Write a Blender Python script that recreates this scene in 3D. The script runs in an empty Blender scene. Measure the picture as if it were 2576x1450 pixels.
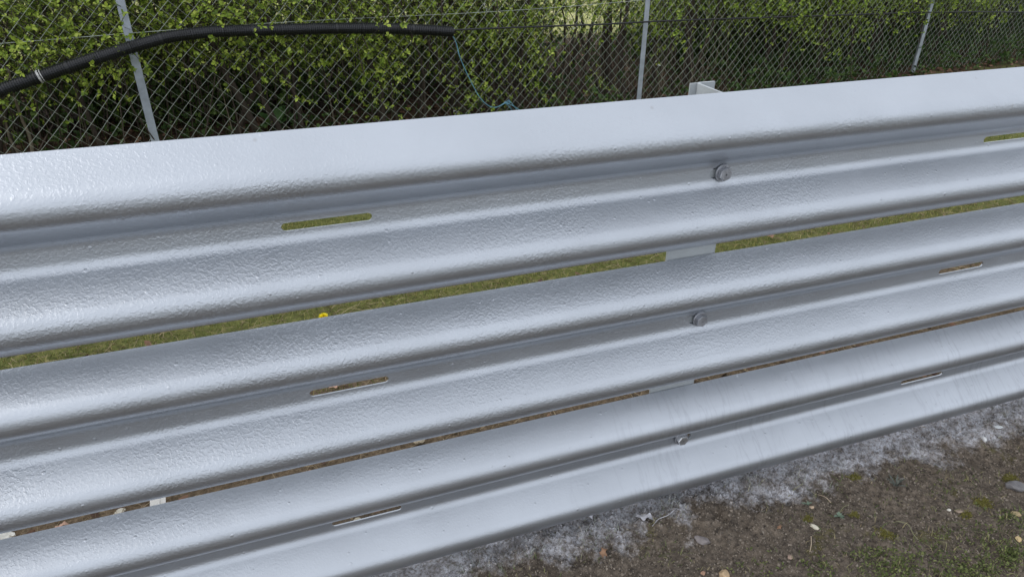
import bpy, bmesh, math, random
import numpy as np
from mathutils import Vector, Matrix
R = math.radians
random.seed(7); RNG = np.random.default_rng(11)
S = bpy.context.scene
COL = S.collection

# ------------------------------------------------------------------ camera
CAM = np.array([0.0, -1.0177, 0.4549])
YAW, PIT, ROL, F = 0.3354, 0.5050, 0.0043, 1742.6          # F in pixels of a 2576 px wide picture
FW = np.array([math.sin(YAW)*math.cos(PIT), math.cos(YAW)*math.cos(PIT), -math.sin(PIT)])
_r = np.cross(FW, [0, 0, 1]); _r /= np.linalg.norm(_r); _u = np.cross(_r, FW)
RT = math.cos(ROL)*_r + math.sin(ROL)*_u
UP = -math.sin(ROL)*_r + math.cos(ROL)*_u
cd = bpy.data.cameras.new('camera'); cam = bpy.data.objects.new('camera', cd); COL.objects.link(cam)
cd.sensor_width = 36; cd.lens = F/2576*36; cd.clip_start = 0.02; cd.clip_end = 500
M = Matrix(((RT[0], UP[0], -FW[0]), (RT[1], UP[1], -FW[1]), (RT[2], UP[2], -FW[2])))
cam.matrix_world = Matrix.Translation(Vector(CAM)) @ M.to_4x4()
S.camera = cam
S.render.resolution_x = 1024; S.render.resolution_y = 576

# ------------------------------------------------------------------ world, sun, exposure
SUN_EL, SUN_AZ = R(42), R(262)       # azimuth measured from +Y clockwise: far to the left, slightly behind the camera
w = bpy.data.worlds.new('World'); S.world = w; w.use_nodes = True
nt = w.node_tree; bg = nt.nodes['Background']
sky = nt.nodes.new('ShaderNodeTexSky'); sky.sky_type = 'NISHITA'; sky.sun_disc = False
sky.sun_elevation = SUN_EL; sky.sun_rotation = SUN_AZ
sky.air_density = 1.0; sky.dust_density = 2.5; sky.ozone_density = 1.0
hs = nt.nodes.new('ShaderNodeHueSaturation'); hs.inputs['Saturation'].default_value = 0.42
nt.links.new(sky.outputs[0], hs.inputs['Color']); 
cl = nt.nodes.new('ShaderNodeMix'); cl.data_type = 'RGBA'; cl.inputs[0].default_value = .8      # thin even cloud over the blue
cl.inputs[7].default_value = (5.5, 5.75, 6.15, 1); nt.links.new(hs.outputs[0], cl.inputs[6]); nt.links.new(cl.outputs[2], bg.inputs[0])
bg.inputs[1].default_value = 0.15
sd = bpy.data.lights.new('sun', 'SUN'); so = bpy.data.objects.new('sun', sd); COL.objects.link(so)
sd.energy = 0.5; sd.angle = R(45); sd.color = (1, .96, .9)
sdir = Vector((math.sin(SUN_AZ)*math.cos(SUN_EL), math.cos(SUN_AZ)*math.cos(SUN_EL), math.sin(SUN_EL)))
so.rotation_euler = sdir.to_track_quat('Z', 'Y').to_euler()
S.view_settings.view_transform = 'Standard'; S.view_settings.look = 'None'
S.view_settings.gamma = 1; S.view_settings.exposure = 0.6

GZ = -0.850                           # ground level

# ------------------------------------------------------------------ helpers
def ray(x, y):
    return FW + RT*(x-1288)/F - UP*(y-725)/F
def on_ground(x, y, z=GZ):
    d = ray(x, y); t = (z-CAM[2])/d[2]; return CAM + d*t
FM, F0 = 0.15, 2.95                   # fence line  y = F0 + FM x
def fence_y(x): return F0 + FM*x
def on_fence(x, y, off=0.0):
    d = ray(x, y); t = (F0 + off + FM*CAM[0] - CAM[1])/(d[1]-FM*d[0]); return CAM + d*t

def tag(o, label=None, cat=None, group=None, kind=None):
    if label: o['label'] = label
    if cat: o['category'] = cat
    if group: o['group'] = group
    if kind: o['kind'] = kind
    return o
def empty(name, loc=(0, 0, 0)):
    o = bpy.data.objects.new(name, None); COL.objects.link(o); o.location = loc; o.empty_display_size = .05; return o
def link(name, me, mat, parent=None):
    o = bpy.data.objects.new(name, me); COL.objects.link(o)
    if mat: me.materials.append(mat)
    if parent is not None:
        o.parent = parent; o.matrix_parent_inverse = Matrix.Translation(-Vector(parent.location))
    return o
def np_mesh(name, V, faces, smooth=False):
    """V (n,3); faces: list of (m,k) int arrays"""
    me = bpy.data.meshes.new(name)
    V = np.asarray(V, dtype=np.float32)
    me.vertices.add(len(V)); me.vertices.foreach_set('co', V.ravel())
    if not isinstance(faces, list): faces = [faces]
    faces = [np.asarray(f, dtype=np.int32) for f in faces if len(f)]
    nl = sum(f.size for f in faces); nf = sum(len(f) for f in faces)
    me.loops.add(nl); me.polygons.add(nf)
    me.loops.foreach_set('vertex_index', np.concatenate([f.ravel() for f in faces]))
    tot = np.concatenate([np.full(len(f), f.shape[1]) for f in faces]).astype(np.int32)
    st = np.concatenate([[0], np.cumsum(tot)[:-1]]).astype(np.int32)
    me.polygons.foreach_set('loop_start', st)
    try: me.polygons.foreach_set('loop_total', tot)
    except Exception: pass
    me.polygons.foreach_set('use_smooth', np.full(nf, smooth))
    me.update(calc_edges=True); me.validate()
    return me
class Geo:
    """collects verts and tri / quad arrays"""
    def __init__(s): s.V = []; s.T = []; s.Q = []; s.n = 0
    def add(s, V, T=None, Q=None):
        V = np.asarray(V, float).reshape(-1, 3)
        if T is not None: s.T.append(np.asarray(T).reshape(-1, 3)+s.n)
        if Q is not None: s.Q.append(np.asarray(Q).reshape(-1, 4)+s.n)
        s.V.append(V); s.n += len(V)
    def tube(s, P, rad, k=6, cap=True):
        P = np.asarray(P, float); n = len(P); rad = np.broadcast_to(rad, (n,))
        T = np.gradient(P, axis=0); T /= np.linalg.norm(T, axis=1)[:, None]+1e-12
        ref = np.array([0, 0, 1.]) if abs(T[:, 2]).mean() < .8 else np.array([1., 0, 0])
        A = np.cross(T, ref); A /= np.linalg.norm(A, axis=1)[:, None]+1e-12; B = np.cross(T, A)
        a = np.arange(k)*2*math.pi/k
        V = P[:, None]+(A[:, None]*np.cos(a)[None, :, None]+B[:, None]*np.sin(a)[None, :, None])*rad[:, None, None]
        i = np.arange(n-1)[:, None]*k; j = np.arange(k)[None]; j2 = (j+1) % k
        Q = np.stack([i+j, i+j2, i+k+j2, i+k+j], -1).reshape(-1, 4)
        s.add(V, Q=Q)
        if cap:
            b = s.n-n*k
            for off in (0, (n-1)*k):
                s.V.append(P[[0 if off == 0 else -1]]); c = s.n; s.n += 1
                s.T.append(np.array([[b+off+q, b+off+(q+1) % k, c] for q in range(k)]))
    def box(s, x0, x1, y0, y1, z0, z1):
        V = [(x, y, z) for x in (x0, x1) for y in (y0, y1) for z in (z0, z1)]
        s.add(V, Q=[(0, 1, 3, 2), (4, 6, 7, 5), (0, 4, 5, 1), (2, 3, 7, 6), (0, 2, 6, 4), (1, 5, 7, 3)])
    def mesh(s, name, smooth=False):
        return np_mesh(name, np.concatenate(s.V), [np.concatenate(s.T) if s.T else [], np.concatenate(s.Q) if s.Q else []], smooth)
    def build(s, name, mat, parent=None, smooth=False): return link(name, s.mesh(name, smooth), mat, parent)

def vnoise(x, y, seed=0):
    """smooth value noise in 0..1"""
    def h(i, j):
        n = (i*374761393 + j*668265263 + seed*974711) & 0xffffffff
        n = ((n ^ (n >> 13))*1274126177) & 0xffffffff
        return ((n ^ (n >> 16)) & 0xffff)/65535.
    xi = np.floor(x).astype(np.int64); yi = np.floor(y).astype(np.int64); fx = x-xi; fy = y-yi
    fx = fx*fx*(3-2*fx); fy = fy*fy*(3-2*fy)
    return (h(xi, yi)*(1-fx)+h(xi+1, yi)*fx)*(1-fy)+(h(xi, yi+1)*(1-fx)+h(xi+1, yi+1)*fx)*fy
def ground_h(x, y):
    x = np.asarray(x, float); y = np.asarray(y, float)
    z = (vnoise(x*1.3, y*1.3, 1)-.5)*.05+(vnoise(x*6, y*6, 2)-.5)*.022
    near = np.exp(-((x-1.5)/2.6)**4-((y+.1)/1.1)**4)
    z = z+near*((vnoise(x*24, y*24, 3)-.5)*.013+(vnoise(x*70, y*70, 4)-.5)*.008+(vnoise(x*160, y*160, 5)-.5)*.0045)
    z = z+near*np.clip((y+.12)*12, 0, 1)*((vnoise(x*42, y*42, 6)-.5)*.016+(vnoise(x*95, y*95, 7)-.5)*.008)
    under = np.clip((y-FM*x-2.6)/1.5, 0, 1); z = z+under*.06
    return GZ+z

# ------------------------------------------------------------------ materials
class NT:
    def __init__(s, name):
        s.m = bpy.data.materials.new(name); s.m.use_nodes = True; s.t = s.m.node_tree; s.t.nodes.clear()
        s.out = s.n('ShaderNodeOutputMaterial'); s.b = s.n('ShaderNodeBsdfPrincipled'); s.l(s.b.outputs[0], s.out.inputs[0])
    def n(s, k, **kw):
        o = s.t.nodes.new(k)
        for a, v in kw.items(): setattr(o, a, v)
        return o
    def l(s, a, b): s.t.links.new(a, b)
    def set(s, **kw):
        for k, v in kw.items():
            k = k.replace('_', ' ')
            i = s.b.inputs[k]
            if hasattr(v, 'links'): s.l(v, i)
            else: i.default_value = v if not isinstance(v, tuple) else (*v, 1)
        return s
    def pos(s, scale=(1, 1, 1), obj=True):
        if obj: c = s.n('ShaderNodeTexCoord').outputs['Object']
        else: c = s.n('ShaderNodeNewGeometry').outputs['Position']
        m = s.n('ShaderNodeMapping'); m.inputs['Scale'].default_value = scale; s.l(c, m.inputs[0]); return m.outputs[0]
    def noise(s, v, scale, detail=3, rough=.5, dist=0):
        o = s.n('ShaderNodeTexNoise'); s.l(v, o.inputs['Vector']); o.inputs['Scale'].default_value = scale
        o.inputs['Detail'].default_value = detail; o.inputs['Roughness'].default_value = rough; o.inputs['Distortion'].default_value = dist
        return o.outputs['Fac']
    def ramp(s, f, stops, interp='LINEAR'):
        o = s.n('ShaderNodeValToRGB'); s.l(f, o.inputs[0]); e = o.color_ramp.elements; o.color_ramp.interpolation = interp
        while len(e) < len(stops): e.new(.5)
        for q, (p, c) in zip(e, stops): q.position = p; q.color = (*c, 1) if isinstance(c, tuple) else (c, c, c, 1)
        return o.outputs[0]
    def math(s, op, a, b=None, c=None, clamp=False):
        o = s.n('ShaderNodeMath', operation=op); o.use_clamp = clamp
        for i, v in enumerate((a, b, c)):
            if v is None: continue
            if hasattr(v, 'links'): s.l(v, o.inputs[i])
            else: o.inputs[i].default_value = v
        return o.outputs[0]
    def mix(s, f, a, b, mode='MIX'):
        o = s.n('ShaderNodeMix', data_type='RGBA', blend_type=mode)
        for i, v in ((0, f), (6, a), (7, b)):
            if hasattr(v, 'links'): s.l(v, o.inputs[i])
            else: o.inputs[i].default_value = v if i == 0 else (*v, 1)
        return o.outputs[2]
    def bump(s, h, dist, strength=1, normal=None):
        o = s.n('ShaderNodeBump'); s.l(h, o.inputs['Height']); o.inputs['Distance'].default_value = dist; o.inputs['Strength'].default_value = strength
        if normal is not None: s.l(normal, o.inputs['Normal'])
        return o.outputs[0]
    def island(s): return s.n('ShaderNodeNewGeometry').outputs['Random Per Island']
    def xyz(s, v):
        o = s.n('ShaderNodeSeparateXYZ'); s.l(v, o.inputs[0]); return o.outputs

SILVER = (.485, .515, .56)
def rail_paint(name, rough_amt, seed, drips):
    n = NT(name); v = n.pos()
    off = n.n('ShaderNodeVectorMath', operation='ADD'); n.l(v, off.inputs[0]); off.inputs[1].default_value = (seed*3.1, 0, seed*1.7); p = off.outputs[0]
    ox = n.xyz(v)
    # where the sprayed coat is coarse and where it is smooth
    cover = n.ramp(n.noise(p, 3.2, 3, .55), [(.34, rough_amt[0]), (.62, rough_amt[1])])
    if drips:   # right half of the lowest rail is smooth
        m = n.math('SUBTRACT', .95, ox['X']); m = n.math('MULTIPLY', m, 1.1, clamp=True); m = n.math('ADD', m, .10)
        cover = n.math('MULTIPLY', cover, m)
    dn = n.noise(p, 190, 2, .5, .4)
    drop = n.ramp(dn, [(.46, 0.), (.60, .7), (.8, 1.)])
    sp = n.n('ShaderNodeTexVoronoi'); n.l(p, sp.inputs['Vector']); sp.inputs['Scale'].default_value = 75
    spot = n.ramp(sp.outputs['Distance'], [(.10, 1.), (.24, 0.)])
    keep = n.ramp(n.xyz(sp.outputs['Color'])['X'], [(.88, 0.), (.92, 1.)])
    spot = n.math('MULTIPLY', spot, keep)
    h = n.math('MULTIPLY', drop, cover)
    h = n.math('ADD', h, n.math('MULTIPLY', spot, 1.3))
    b = n.bump(h, .00045, .8)
    fine = n.noise(p, 300, 2, .6)
    b = n.bump(fine, .00026, .5, b)
    wav = n.noise(p, 9, 2, .5)
    b = n.bump(wav, .004, .25, b)
    tone = n.ramp(n.noise(p, 5, 4, .6), [(.3, tuple(c*.95 for c in SILVER)), (.7, tuple(c*1.03 for c in SILVER))])
    dv_ = n.n('ShaderNodeTexVoronoi'); n.l(n.pos((1, 1, .5)), dv_.inputs['Vector']); dv_.inputs['Scale'].default_value = 17
    ds = n.math('MULTIPLY', n.ramp(dv_.outputs['Distance'], [(.02, 1.), (.08, 0.)]), n.ramp(n.xyz(dv_.outputs['Color'])['Y'], [(.88, 0.), (.90, .28)]))
    tone = n.mix(ds, tone, (.24, .20, .17))
    if drips:
        q = n.pos((1, .12, .12)); dv = n.noise(q, 55, 2, .5, .35)
        line = n.ramp(dv, [(.44, 0.), (.475, 1.), (.51, 0.)])
        zone = n.ramp(n.noise(n.pos((1, .5, .5)), 5, 2), [(.40, 0.), (.56, 1.)])
        rt = n.math('MULTIPLY', n.math('SUBTRACT', ox['X'], .25), 1.4, clamp=True)
        f = n.math('MULTIPLY', n.math('MULTIPLY', line, zone), n.math('MULTIPLY', rt, .34))
        tone = n.mix(f, tone, (.30, .31, .35))
    rgh = n.ramp(n.noise(p, 14, 3), [(.3, .38), (.7, .44)])
    n.set(Base_Color=tone, Metallic=.88, Roughness=rgh, Normal=b)
    n.b.inputs['Specular IOR Level'].default_value = .5
    return n.m
RAILM = [rail_paint('silver_paint_a', (.10, 1.0), 1.0, False), rail_paint('silver_paint_b', (.35, 1.0), 4.3, False),
         rail_paint('silver_paint_c', (.10, .55), 7.7, True)]
def simple(name, col, rough=.6, metal=0, nscale=30, var=.12, bump=0.0, bscale=80):
    n = NT(name); v = n.pos()
    lo = tuple(c*(1-var) for c in col); hi = tuple(min(1, c*(1+var)) for c in col)
    n.set(Base_Color=n.ramp(n.noise(v, nscale, 4, .6), [(.3, lo), (.7, hi)]), Roughness=rough, Metallic=metal)
    if bump: n.set(Normal=n.bump(n.noise(v, bscale, 4, .6), bump, 1))
    return n.m
def leafy(name, stops, rough=.5, trans=.25, pos_mix=None):
    n = NT(name); isl = n.island()
    if pos_mix: isl = n.math('ADD', n.math('MULTIPLY', isl, .62), n.math('MULTIPLY', n.math('SUBTRACT', n.noise(n.pos(obj=False), pos_mix, 4, .65), .28), .85), clamp=True)
    c = n.ramp(isl, stops)
    n.set(Base_Color=c, Roughness=rough)
    n.b.inputs['Specular IOR Level'].default_value = .35
    if trans:
        tr = n.n('ShaderNodeBsdfTranslucent'); n.l(c, tr.inputs[0]); mx = n.n('ShaderNodeMixShader'); mx.inputs[0].default_value = trans
        n.l(n.b.outputs[0], mx.inputs[1]); n.l(tr.outputs[0], mx.inputs[2]); n.l(mx.outputs[0], n.out.inputs[0])
    return n.m
def overspray(n, base):
    """mix base colour to silver overspray close to the barrier foot: world position based paint on the ground"""
    g = n.pos(obj=False); o = n.xyz(g)
    # band between the barrier foot and about 0.2 m in front of it
    edge = n.math('ADD', o['Y'], n.math('MULTIPLY', n.math('SUBTRACT', n.noise(g, 7.5, 6, .75), .5), .38))
    f = n.math('MULTIPLY', n.math('ADD', edge, .052), 14.0, clamp=True)
    back = n.math('MULTIPLY', n.math('SUBTRACT', .26, o['Y']), 9, clamp=True)
    f = n.math('MULTIPLY', f, back)
    sp = n.ramp(n.noise(g, 130, 3, .7), [(.32, .12), (.56, 1.)])
    sp2 = n.ramp(n.noise(g, 30, 4, .7), [(.34, .3), (.58, 1.)])
    f = n.math('MULTIPLY', n.math('MULTIPLY', f, sp), n.math('MULTIPLY', sp2, .95))
    return n.mix(f, base, (.55, .56, .61)), f
def soil_mat():
    n = NT('soil'); g = n.pos(obj=False); o = n.xyz(g)
    c = n.ramp(n.noise(g, 60, 6, .7), [(.30, (.052, .044, .037)), (.5, (.14, .12, .10)), (.72, (.25, .215, .18))])
    c2 = n.ramp(n.noise(g, 5, 4, .6), [(.35, (.75, .72, .7)), (.65, (1.1, 1.05, 1.0))]); c = n.mix(1, c, c2, 'MULTIPLY')
    moss = n.math('MULTIPLY', n.ramp(n.noise(g, 7, 5, .65), [(.60, 0.), (.67, 1.)]), .6); c = n.mix(moss, c, (.10, .095, .02))
    c, f = overspray(n, c)
    yy = n.math('ADD', n.math('SUBTRACT', o['Y'], n.math('MULTIPLY', o['X'], .0)), n.math('MULTIPLY', n.math('SUBTRACT', n.noise(g, 2.5, 3), .5), .5))
    tb = n.math('MULTIPLY', n.math('SUBTRACT', o['Y'], .14), 6, clamp=True)
    c = n.mix(tb, c, n.ramp(n.noise(g, 75, 5, .75), [(.3, (.05, .035, .022)), (.55, (.17, .125, .08)), (.8, (.36, .28, .19))]))
    gr = n.math('MULTIPLY', n.math('SUBTRACT', yy, .85), 3, clamp=True)
    grass = n.ramp(n.noise(g, 40, 5, .7), [(.3, (.05, .06, .018)), (.55, (.14, .15, .045)), (.8, (.30, .25, .12))])
    c = n.mix(gr, c, grass)
    yf = n.math('SUBTRACT', yy, n.math('MULTIPLY', o['X'], FM))
    li = n.math('MULTIPLY', n.math('SUBTRACT', yf, 2.7), 4, clamp=True)
    lit = n.ramp(n.noise(g, 30, 6, .75), [(.3, (.02, .013, .009)), (.55, (.07, .042, .028)), (.8, (.18, .11, .07))])
    c = n.mix(li, c, lit)
    fi = n.math('MULTIPLY', n.math('SUBTRACT', yf, 5.6), 1.6, clamp=True)
    fld = n.ramp(n.noise(g, 3, 6, .7), [(.3, (.22, .27, .07)), (.55, (.40, .40, .15)), (.75, (.62, .52, .38))])
    c = n.mix(fi, c, fld)
    # unseen pale tarmac strip, added in front so the rails have it to reflect
    rd = n.math('MULTIPLY', n.math('SUBTRACT', -1.25, yy), 4, clamp=True)
    c = n.mix(rd, c, n.ramp(n.noise(g, 90, 4, .7), [(.3, (.25, .255, .245)), (.7, (.36, .365, .35))]))
    n.set(Base_Color=c, Roughness=.92, Normal=n.bump(n.noise(g, 190, 5, .7), .006, .9)); n.b.inputs['Specular IOR Level'].default_value = .2
    return n.m
def sprayed_island(name, stops, rough=.8):
    n = NT(name); c = n.ramp(n.island(), stops); c, f = overspray(n, c)
    n.set(Base_Color=c, Roughness=rough); n.b.inputs['Specular IOR Level'].default_value = .25; return n.m
M_SOIL = soil_mat()
M_CRUMB = sprayed_island('soil_crumb', [(0, (.048, .04, .034)), (.5, (.14, .118, .098)), (.88, (.22, .185, .15)), (1, (.30, .26, .22))])
M_BLADEF = sprayed_island('thin_grass', [(0, (.05, .075, .02)), (.4, (.12, .16, .05)), (.7, (.22, .22, .10)), (1, (.36, .29, .18))], .6)
M_BLADE = leafy('verge_grass', [(0, (.055, .09, .016)), (.4, (.16, .20, .045)), (.7, (.33, .31, .10)), (1, (.60, .48, .25))], .6, .2, 5.0)
M_STRAW = leafy('straw', [(0, (.10, .07, .04)), (.5, (.24, .18, .10)), (1, (.48, .38, .24))], .7, .1)
M_LITTER = leafy('dead_leaf', [(0, (.045, .026, .018)), (.5, (.13, .075, .05)), (.9, (.22, .125, .08)), (1, (.36, .23, .15))], .8, .1)
M_LEAF = leafy('spring_leaf', [(0, (.09, .15, .02)), (.35, (.23, .33, .04)), (.75, (.39, .50, .07)), (1, (.55, .62, .14))], .45, .3)
M_LEAFD = leafy('shaded_depth_leaf', [(0, (.028, .055, .013)), (.5, (.075, .14, .03)), (1, (.16, .24, .05))], .4, .15)  # dark green puts the shade inside the hedge into the leaf colour
M_LEAFR = leafy('hawthorn_leaf', [(0, (.09, .15, .02)), (.4, (.22, .33, .04)), (.8, (.37, .49, .07)), (1, (.52, .60, .13))], .45, .3)
M_TWIG = simple('bark', (.055, .042, .03), .9, 0, 40, .4, .002, 120)
M_TWIGP = simple('pale_bark', (.15, .125, .085), .85, 0, 40, .3)
M_PETAL = leafy('petal', [(0, (.75, .75, .70)), (1, (.9, .9, .88))], .6, .3)
M_GALV = simple('galvanised_post', (.36, .40, .45), .55, .25, 18, .18, .0004, 200)
M_WIRE = simple('galvanised_wire', (.42, .46, .40), .5, .35, 5, .2)
M_POST = simple('grey_painted_steel', (.40, .43, .45), .55, .2, 12, .08, .0003, 300)
M_BLACK = simple('black_plastic', (.012, .013, .016), .38, 0, 10, .3)
M_CABLE = simple('black_cable', (.02, .02, .022), .5, 0, 10, .3)
M_TWINE = simple('blue_twine', (.16, .38, .48), .7, 0, 60, .2)
M_TAPE = simple('white_marking', (.42, .42, .42), .6, 0, 220, .7)
M_YEL = simple('dandelion_yellow', (.90, .74, .01), .6, 0, 80, .15)
M_GREEN = simple('weed_green', (.06, .14, .03), .5, 0, 30, .3)
M_WEEDB = simple('weed_greyish', (.13, .18, .13), .6, 0, 60, .25)

# ------------------------------------------------------------------ ground
def axis(segs):
    out = []
    for a, b, st in segs: out.append(np.arange(a, b-1e-9, st))
    out.append([segs[-1][1]]); return np.concatenate(out)
gx = axis([(-200, -20, 30), (-20, -3, 1.7), (-3, .25, .06), (.25, 2.9, .0045), (2.9, 8, .08), (8, 20, 1), (20, 200, 30)])
gy = axis([(-150, -10, 20), (-10, -.8, .3), (-.8, -.5, .02), (-.5, .16, .0045), (.16, 1.5, .04), (1.5, 10, .12), (10, 30, 1.5), (30, 240, 30)])
X, Y = np.meshgrid(gx, gy); Z = ground_h(X, Y)
nx, ny = len(gx), len(gy); ii = (np.arange(ny-1)[:, None]*nx+np.arange(nx-1)[None]).ravel()
me = np_mesh('ground', np.stack([X, Y, Z], -1).reshape(-1, 3), np.stack([ii, ii+1, ii+nx+1, ii+nx], 1), True)
tag(link('ground', me, M_SOIL), kind='structure')

# ------------------------------------------------------------------ scatter builders
def frames(n, rng, up_bias=0.0):
    a = rng.normal(size=(n, 3)); a[:, 2] += up_bias; a /= np.linalg.norm(a, axis=1)[:, None]
    b = np.cross(a, rng.normal(size=(n, 3))); b /= np.linalg.norm(b, axis=1)[:, None]
    return a, b, np.cross(a, b)
def leaves(geo, P, D, N, L, W, fold=.25):
    """kite leaves: base P, direction D, normal N, length L, width W"""
    Sd = np.cross(D, N); Sd /= np.linalg.norm(Sd, axis=1)[:, None]+1e-9
    L = L[:, None]; W = W[:, None]
    v = np.stack([P, P+D*L*.30+Sd*W*.36+N*W*fold*.6, P+D*L*.68+Sd*W*.46+N*W*fold, P+D*L, P+D*L*.68-Sd*W*.46+N*W*fold, P+D*L*.30-Sd*W*.36+N*W*fold*.6], 1)
    b = np.arange(len(P))[:, None]*6
    geo.add(v, Q=np.concatenate([b+[[0, 1, 2, 3]], b+[[0, 3, 4, 5]]]))
def rosettes(geo, P, A, rng, k=5, l=(.011, .023), asp=.55):
    """small leaf rosettes at points P with axis A"""
    n = len(P); P2 = np.repeat(P, k, 0); A2 = np.repeat(A, k, 0)
    ref = rng.normal(size=(n, 3)); B = np.cross(A, ref); B /= np.linalg.norm(B, axis=1)[:, None]+1e-9; C = np.cross(A, B)
    th = (np.tile(np.arange(k), n)*2.4+np.repeat(rng.uniform(0, 6.3, n), k))
    rad = np.repeat(B, k, 0)*np.cos(th)[:, None]+np.repeat(C, k, 0)*np.sin(th)[:, None]
    e = rng.uniform(.0, 1.0, n*k)[:, None]; D = rad*(1-.35*e)+A2*e*.9; D += rng.normal(size=D.shape)*.12; D /= np.linalg.norm(D, axis=1)[:, None]
    N = A2-(A2*D).sum(1)[:, None]*D+np.array([0, 0, .35]); N -= (N*D).sum(1)[:, None]*D; N /= np.linalg.norm(N, axis=1)[:, None]+1e-9
    L = rng.uniform(l[0], l[1], n*k); leaves(geo, P2+D*.002, D, N, L, L*asp*rng.uniform(.8, 1.2, n*k))
def sticks(geo, A, B, r0, r1, bend=None):
    """thin three sided twigs from A to B"""
    n = len(A); T = B-A; ln = np.linalg.norm(T, axis=1)[:, None]+1e-9; T = T/ln
    ref = np.where(np.abs(T[:, 2:3]) > .9, [[1., 0, 0]], [[0, 0, 1.]]); U = np.cross(T, ref); U /= np.linalg.norm(U, axis=1)[:, None]; W_ = np.cross(T, U)
    r0 = np.broadcast_to(r0, (n,))[:, None]; r1 = np.broadcast_to(r1, (n,))[:, None]
    Mid = (A+B)/2+(bend if bend is not None else 0)
    rows = []
    for C, r in ((A, r0), (Mid, (r0+r1)/2), (B, r1)):
        for q in range(3):
            a = q*2.0944; rows.append(C+(U*math.cos(a)+W_*math.sin(a))*r)
    v = np.stack(rows, 1); b = np.arange(n)[:, None]*9; Q = []
    for s_ in (0, 3):
        for q in range(3): Q.append(b+[[s_+q, s_+(q+1) % 3, s_+3+(q+1) % 3, s_+3+q]])
    geo.add(v, Q=np.concatenate(Q))
def blades(geo, P, H, Wd, rng, lean=.6):
    """grass blades, bent, double tapered"""
    n = len(P); az = rng.uniform(0, 6.283, n); d = np.stack([np.cos(az), np.sin(az), np.zeros(n)], 1)
    s = np.stack([-np.sin(az), np.cos(az), np.zeros(n)], 1); tw = rng.normal(size=n)*.7
    s = s*np.cos(tw)[:, None]+d*np.sin(tw)[:, None]
    ln = (rng.uniform(.1, 1, n)*lean)[:, None]; H = H[:, None]; Wd = Wd[:, None]; z = np.array([0, 0, 1.])
    p1 = P+z*H*.5*(1-ln*.25)+d*H*ln*.28; p2 = P+z*H*(1-ln*.55)+d*H*ln*.85
    v = np.stack([P-s*Wd, P+s*Wd, p1+s*Wd*.8, p1-s*Wd*.8, p2], 1); b = np.arange(n)[:, None]*5
    geo.add(v, T=b+[[3, 2, 4]], Q=b+[[0, 1, 2, 3]])

# ---- front soil crumbs
n = 60000; g = Geo(); rng = np.random.default_rng(3)
x = rng.uniform(.2, 2.9, n); y = rng.uniform(-.5, .2, n); r = np.minimum(rng.gamma(2.0, .00065, n)+.0010, .0045)
a, b, c = frames(n, rng); s3 = rng.uniform(.5, 1.3, (n, 3)); P = np.stack([x, y, ground_h(x, y)+r*.3], 1)
o6 = [a*s3[:, :1], -a*s3[:, 1:2], b*s3[:, 1:2], -b*s3[:, 2:3], c*s3[:, 2:3]*.8, -c*s3[:, :1]*.8]
v = np.stack([P+q*r[:, None] for q in o6], 1); bi = np.arange(n)[:, None]*6
g.add(v, T=np.concatenate([bi+[t] for t in [(0, 2, 4), (2, 1, 4), (1, 3, 4), (3, 0, 4), (2, 0, 5), (1, 2, 5), (3, 1, 5), (0, 3, 5)]]))
tag(g.build('soil_crumbs', M_CRUMB, None, False), 'fine dark soil crumbs and grit in front of the barrier', 'soil', kind='stuff')

# ---- front grass: thin over most, thick towards the lower right corner
g = Geo(); cl = []
def tuft(x, y, n, sp, h, rng):
    cl.append((np.stack([rng.normal(x, sp, n), rng.normal(y, sp, n)], 1), rng.uniform(h*.4, h, n)))
rng = np.random.default_rng(5)
for px, py, nn, sp, h in [(2201, 1440, 60, .035, .03), (2350, 1430, 110, .05, .032), (2480, 1410, 110, .05, .035), (2560, 1370, 90, .04, .035), (2290, 1380, 40, .04, .03),
        (2080, 1425, 40, .04, .026), (2540, 1300, 40, .03, .03), (1950, 1430, 24, .03, .025), (1640, 1385, 22, .02, .03), (1690, 1400, 16, .02, .03),
        (1690, 1268, 16, .012, .03), (2055, 1225, 22, .025, .03), (2110, 1215, 10, .012, .03), (2060, 1165, 18, .025, .03), (1480, 1345, 12, .012, .025),
        (2350, 1270, 14, .015, .03), (2530, 1200, 20, .016, .03), (2440, 1190, 10, .01, .03), (2200, 1270, 8, .02, .025), (1720, 1300, 10, .02, .025), (2400, 1345, 26, .04, .03), (2230, 1330, 12, .03, .03)]:
    q = on_ground(px, py); tuft(q[0], q[1], nn, sp, h, rng)
for px, py, nn, sp, h in [(1676, 1274, 26, .014, .045), (1500, 1330, 24, .02, .035), (1620, 1312, 20, .02, .03), (1830, 1228, 16, .02, .03), (1880, 1205, 30, .022, .04), (1990, 1178, 22, .02, .035),
        (1350, 1400, 22, .02, .03), (1250, 1440, 22, .02, .03), (1180, 1425, 20, .02, .03), (2110, 1165, 14, .02, .03), (2300, 1120, 10, .02, .03), (1560, 1345, 16, .02, .03)]:
    q = on_ground(px, py); tuft(q[0], q[1], nn, sp, h, rng)
x_ = rng.uniform(.3, 2.9, 5200); y_ = rng.uniform(-.5, .12, 5200); k_ = vnoise(x_*7, y_*7, 61) > .45
cl.append((np.stack([x_[k_], y_[k_]], 1), rng.uniform(.004, .020, k_.sum())))
XY = np.concatenate([c_[0] for c_ in cl]); H = np.concatenate([c_[1] for c_ in cl])
blades(g, np.stack([XY[:, 0], XY[:, 1], ground_h(XY[:, 0], XY[:, 1])-.001], 1), H, rng.uniform(.0004, .0011, len(H)), rng, 1.5)
tag(g.build('thin_grass', M_BLADEF), 'thin wiry grass sprouting from the bare soil', 'grass', kind='stuff')
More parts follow.
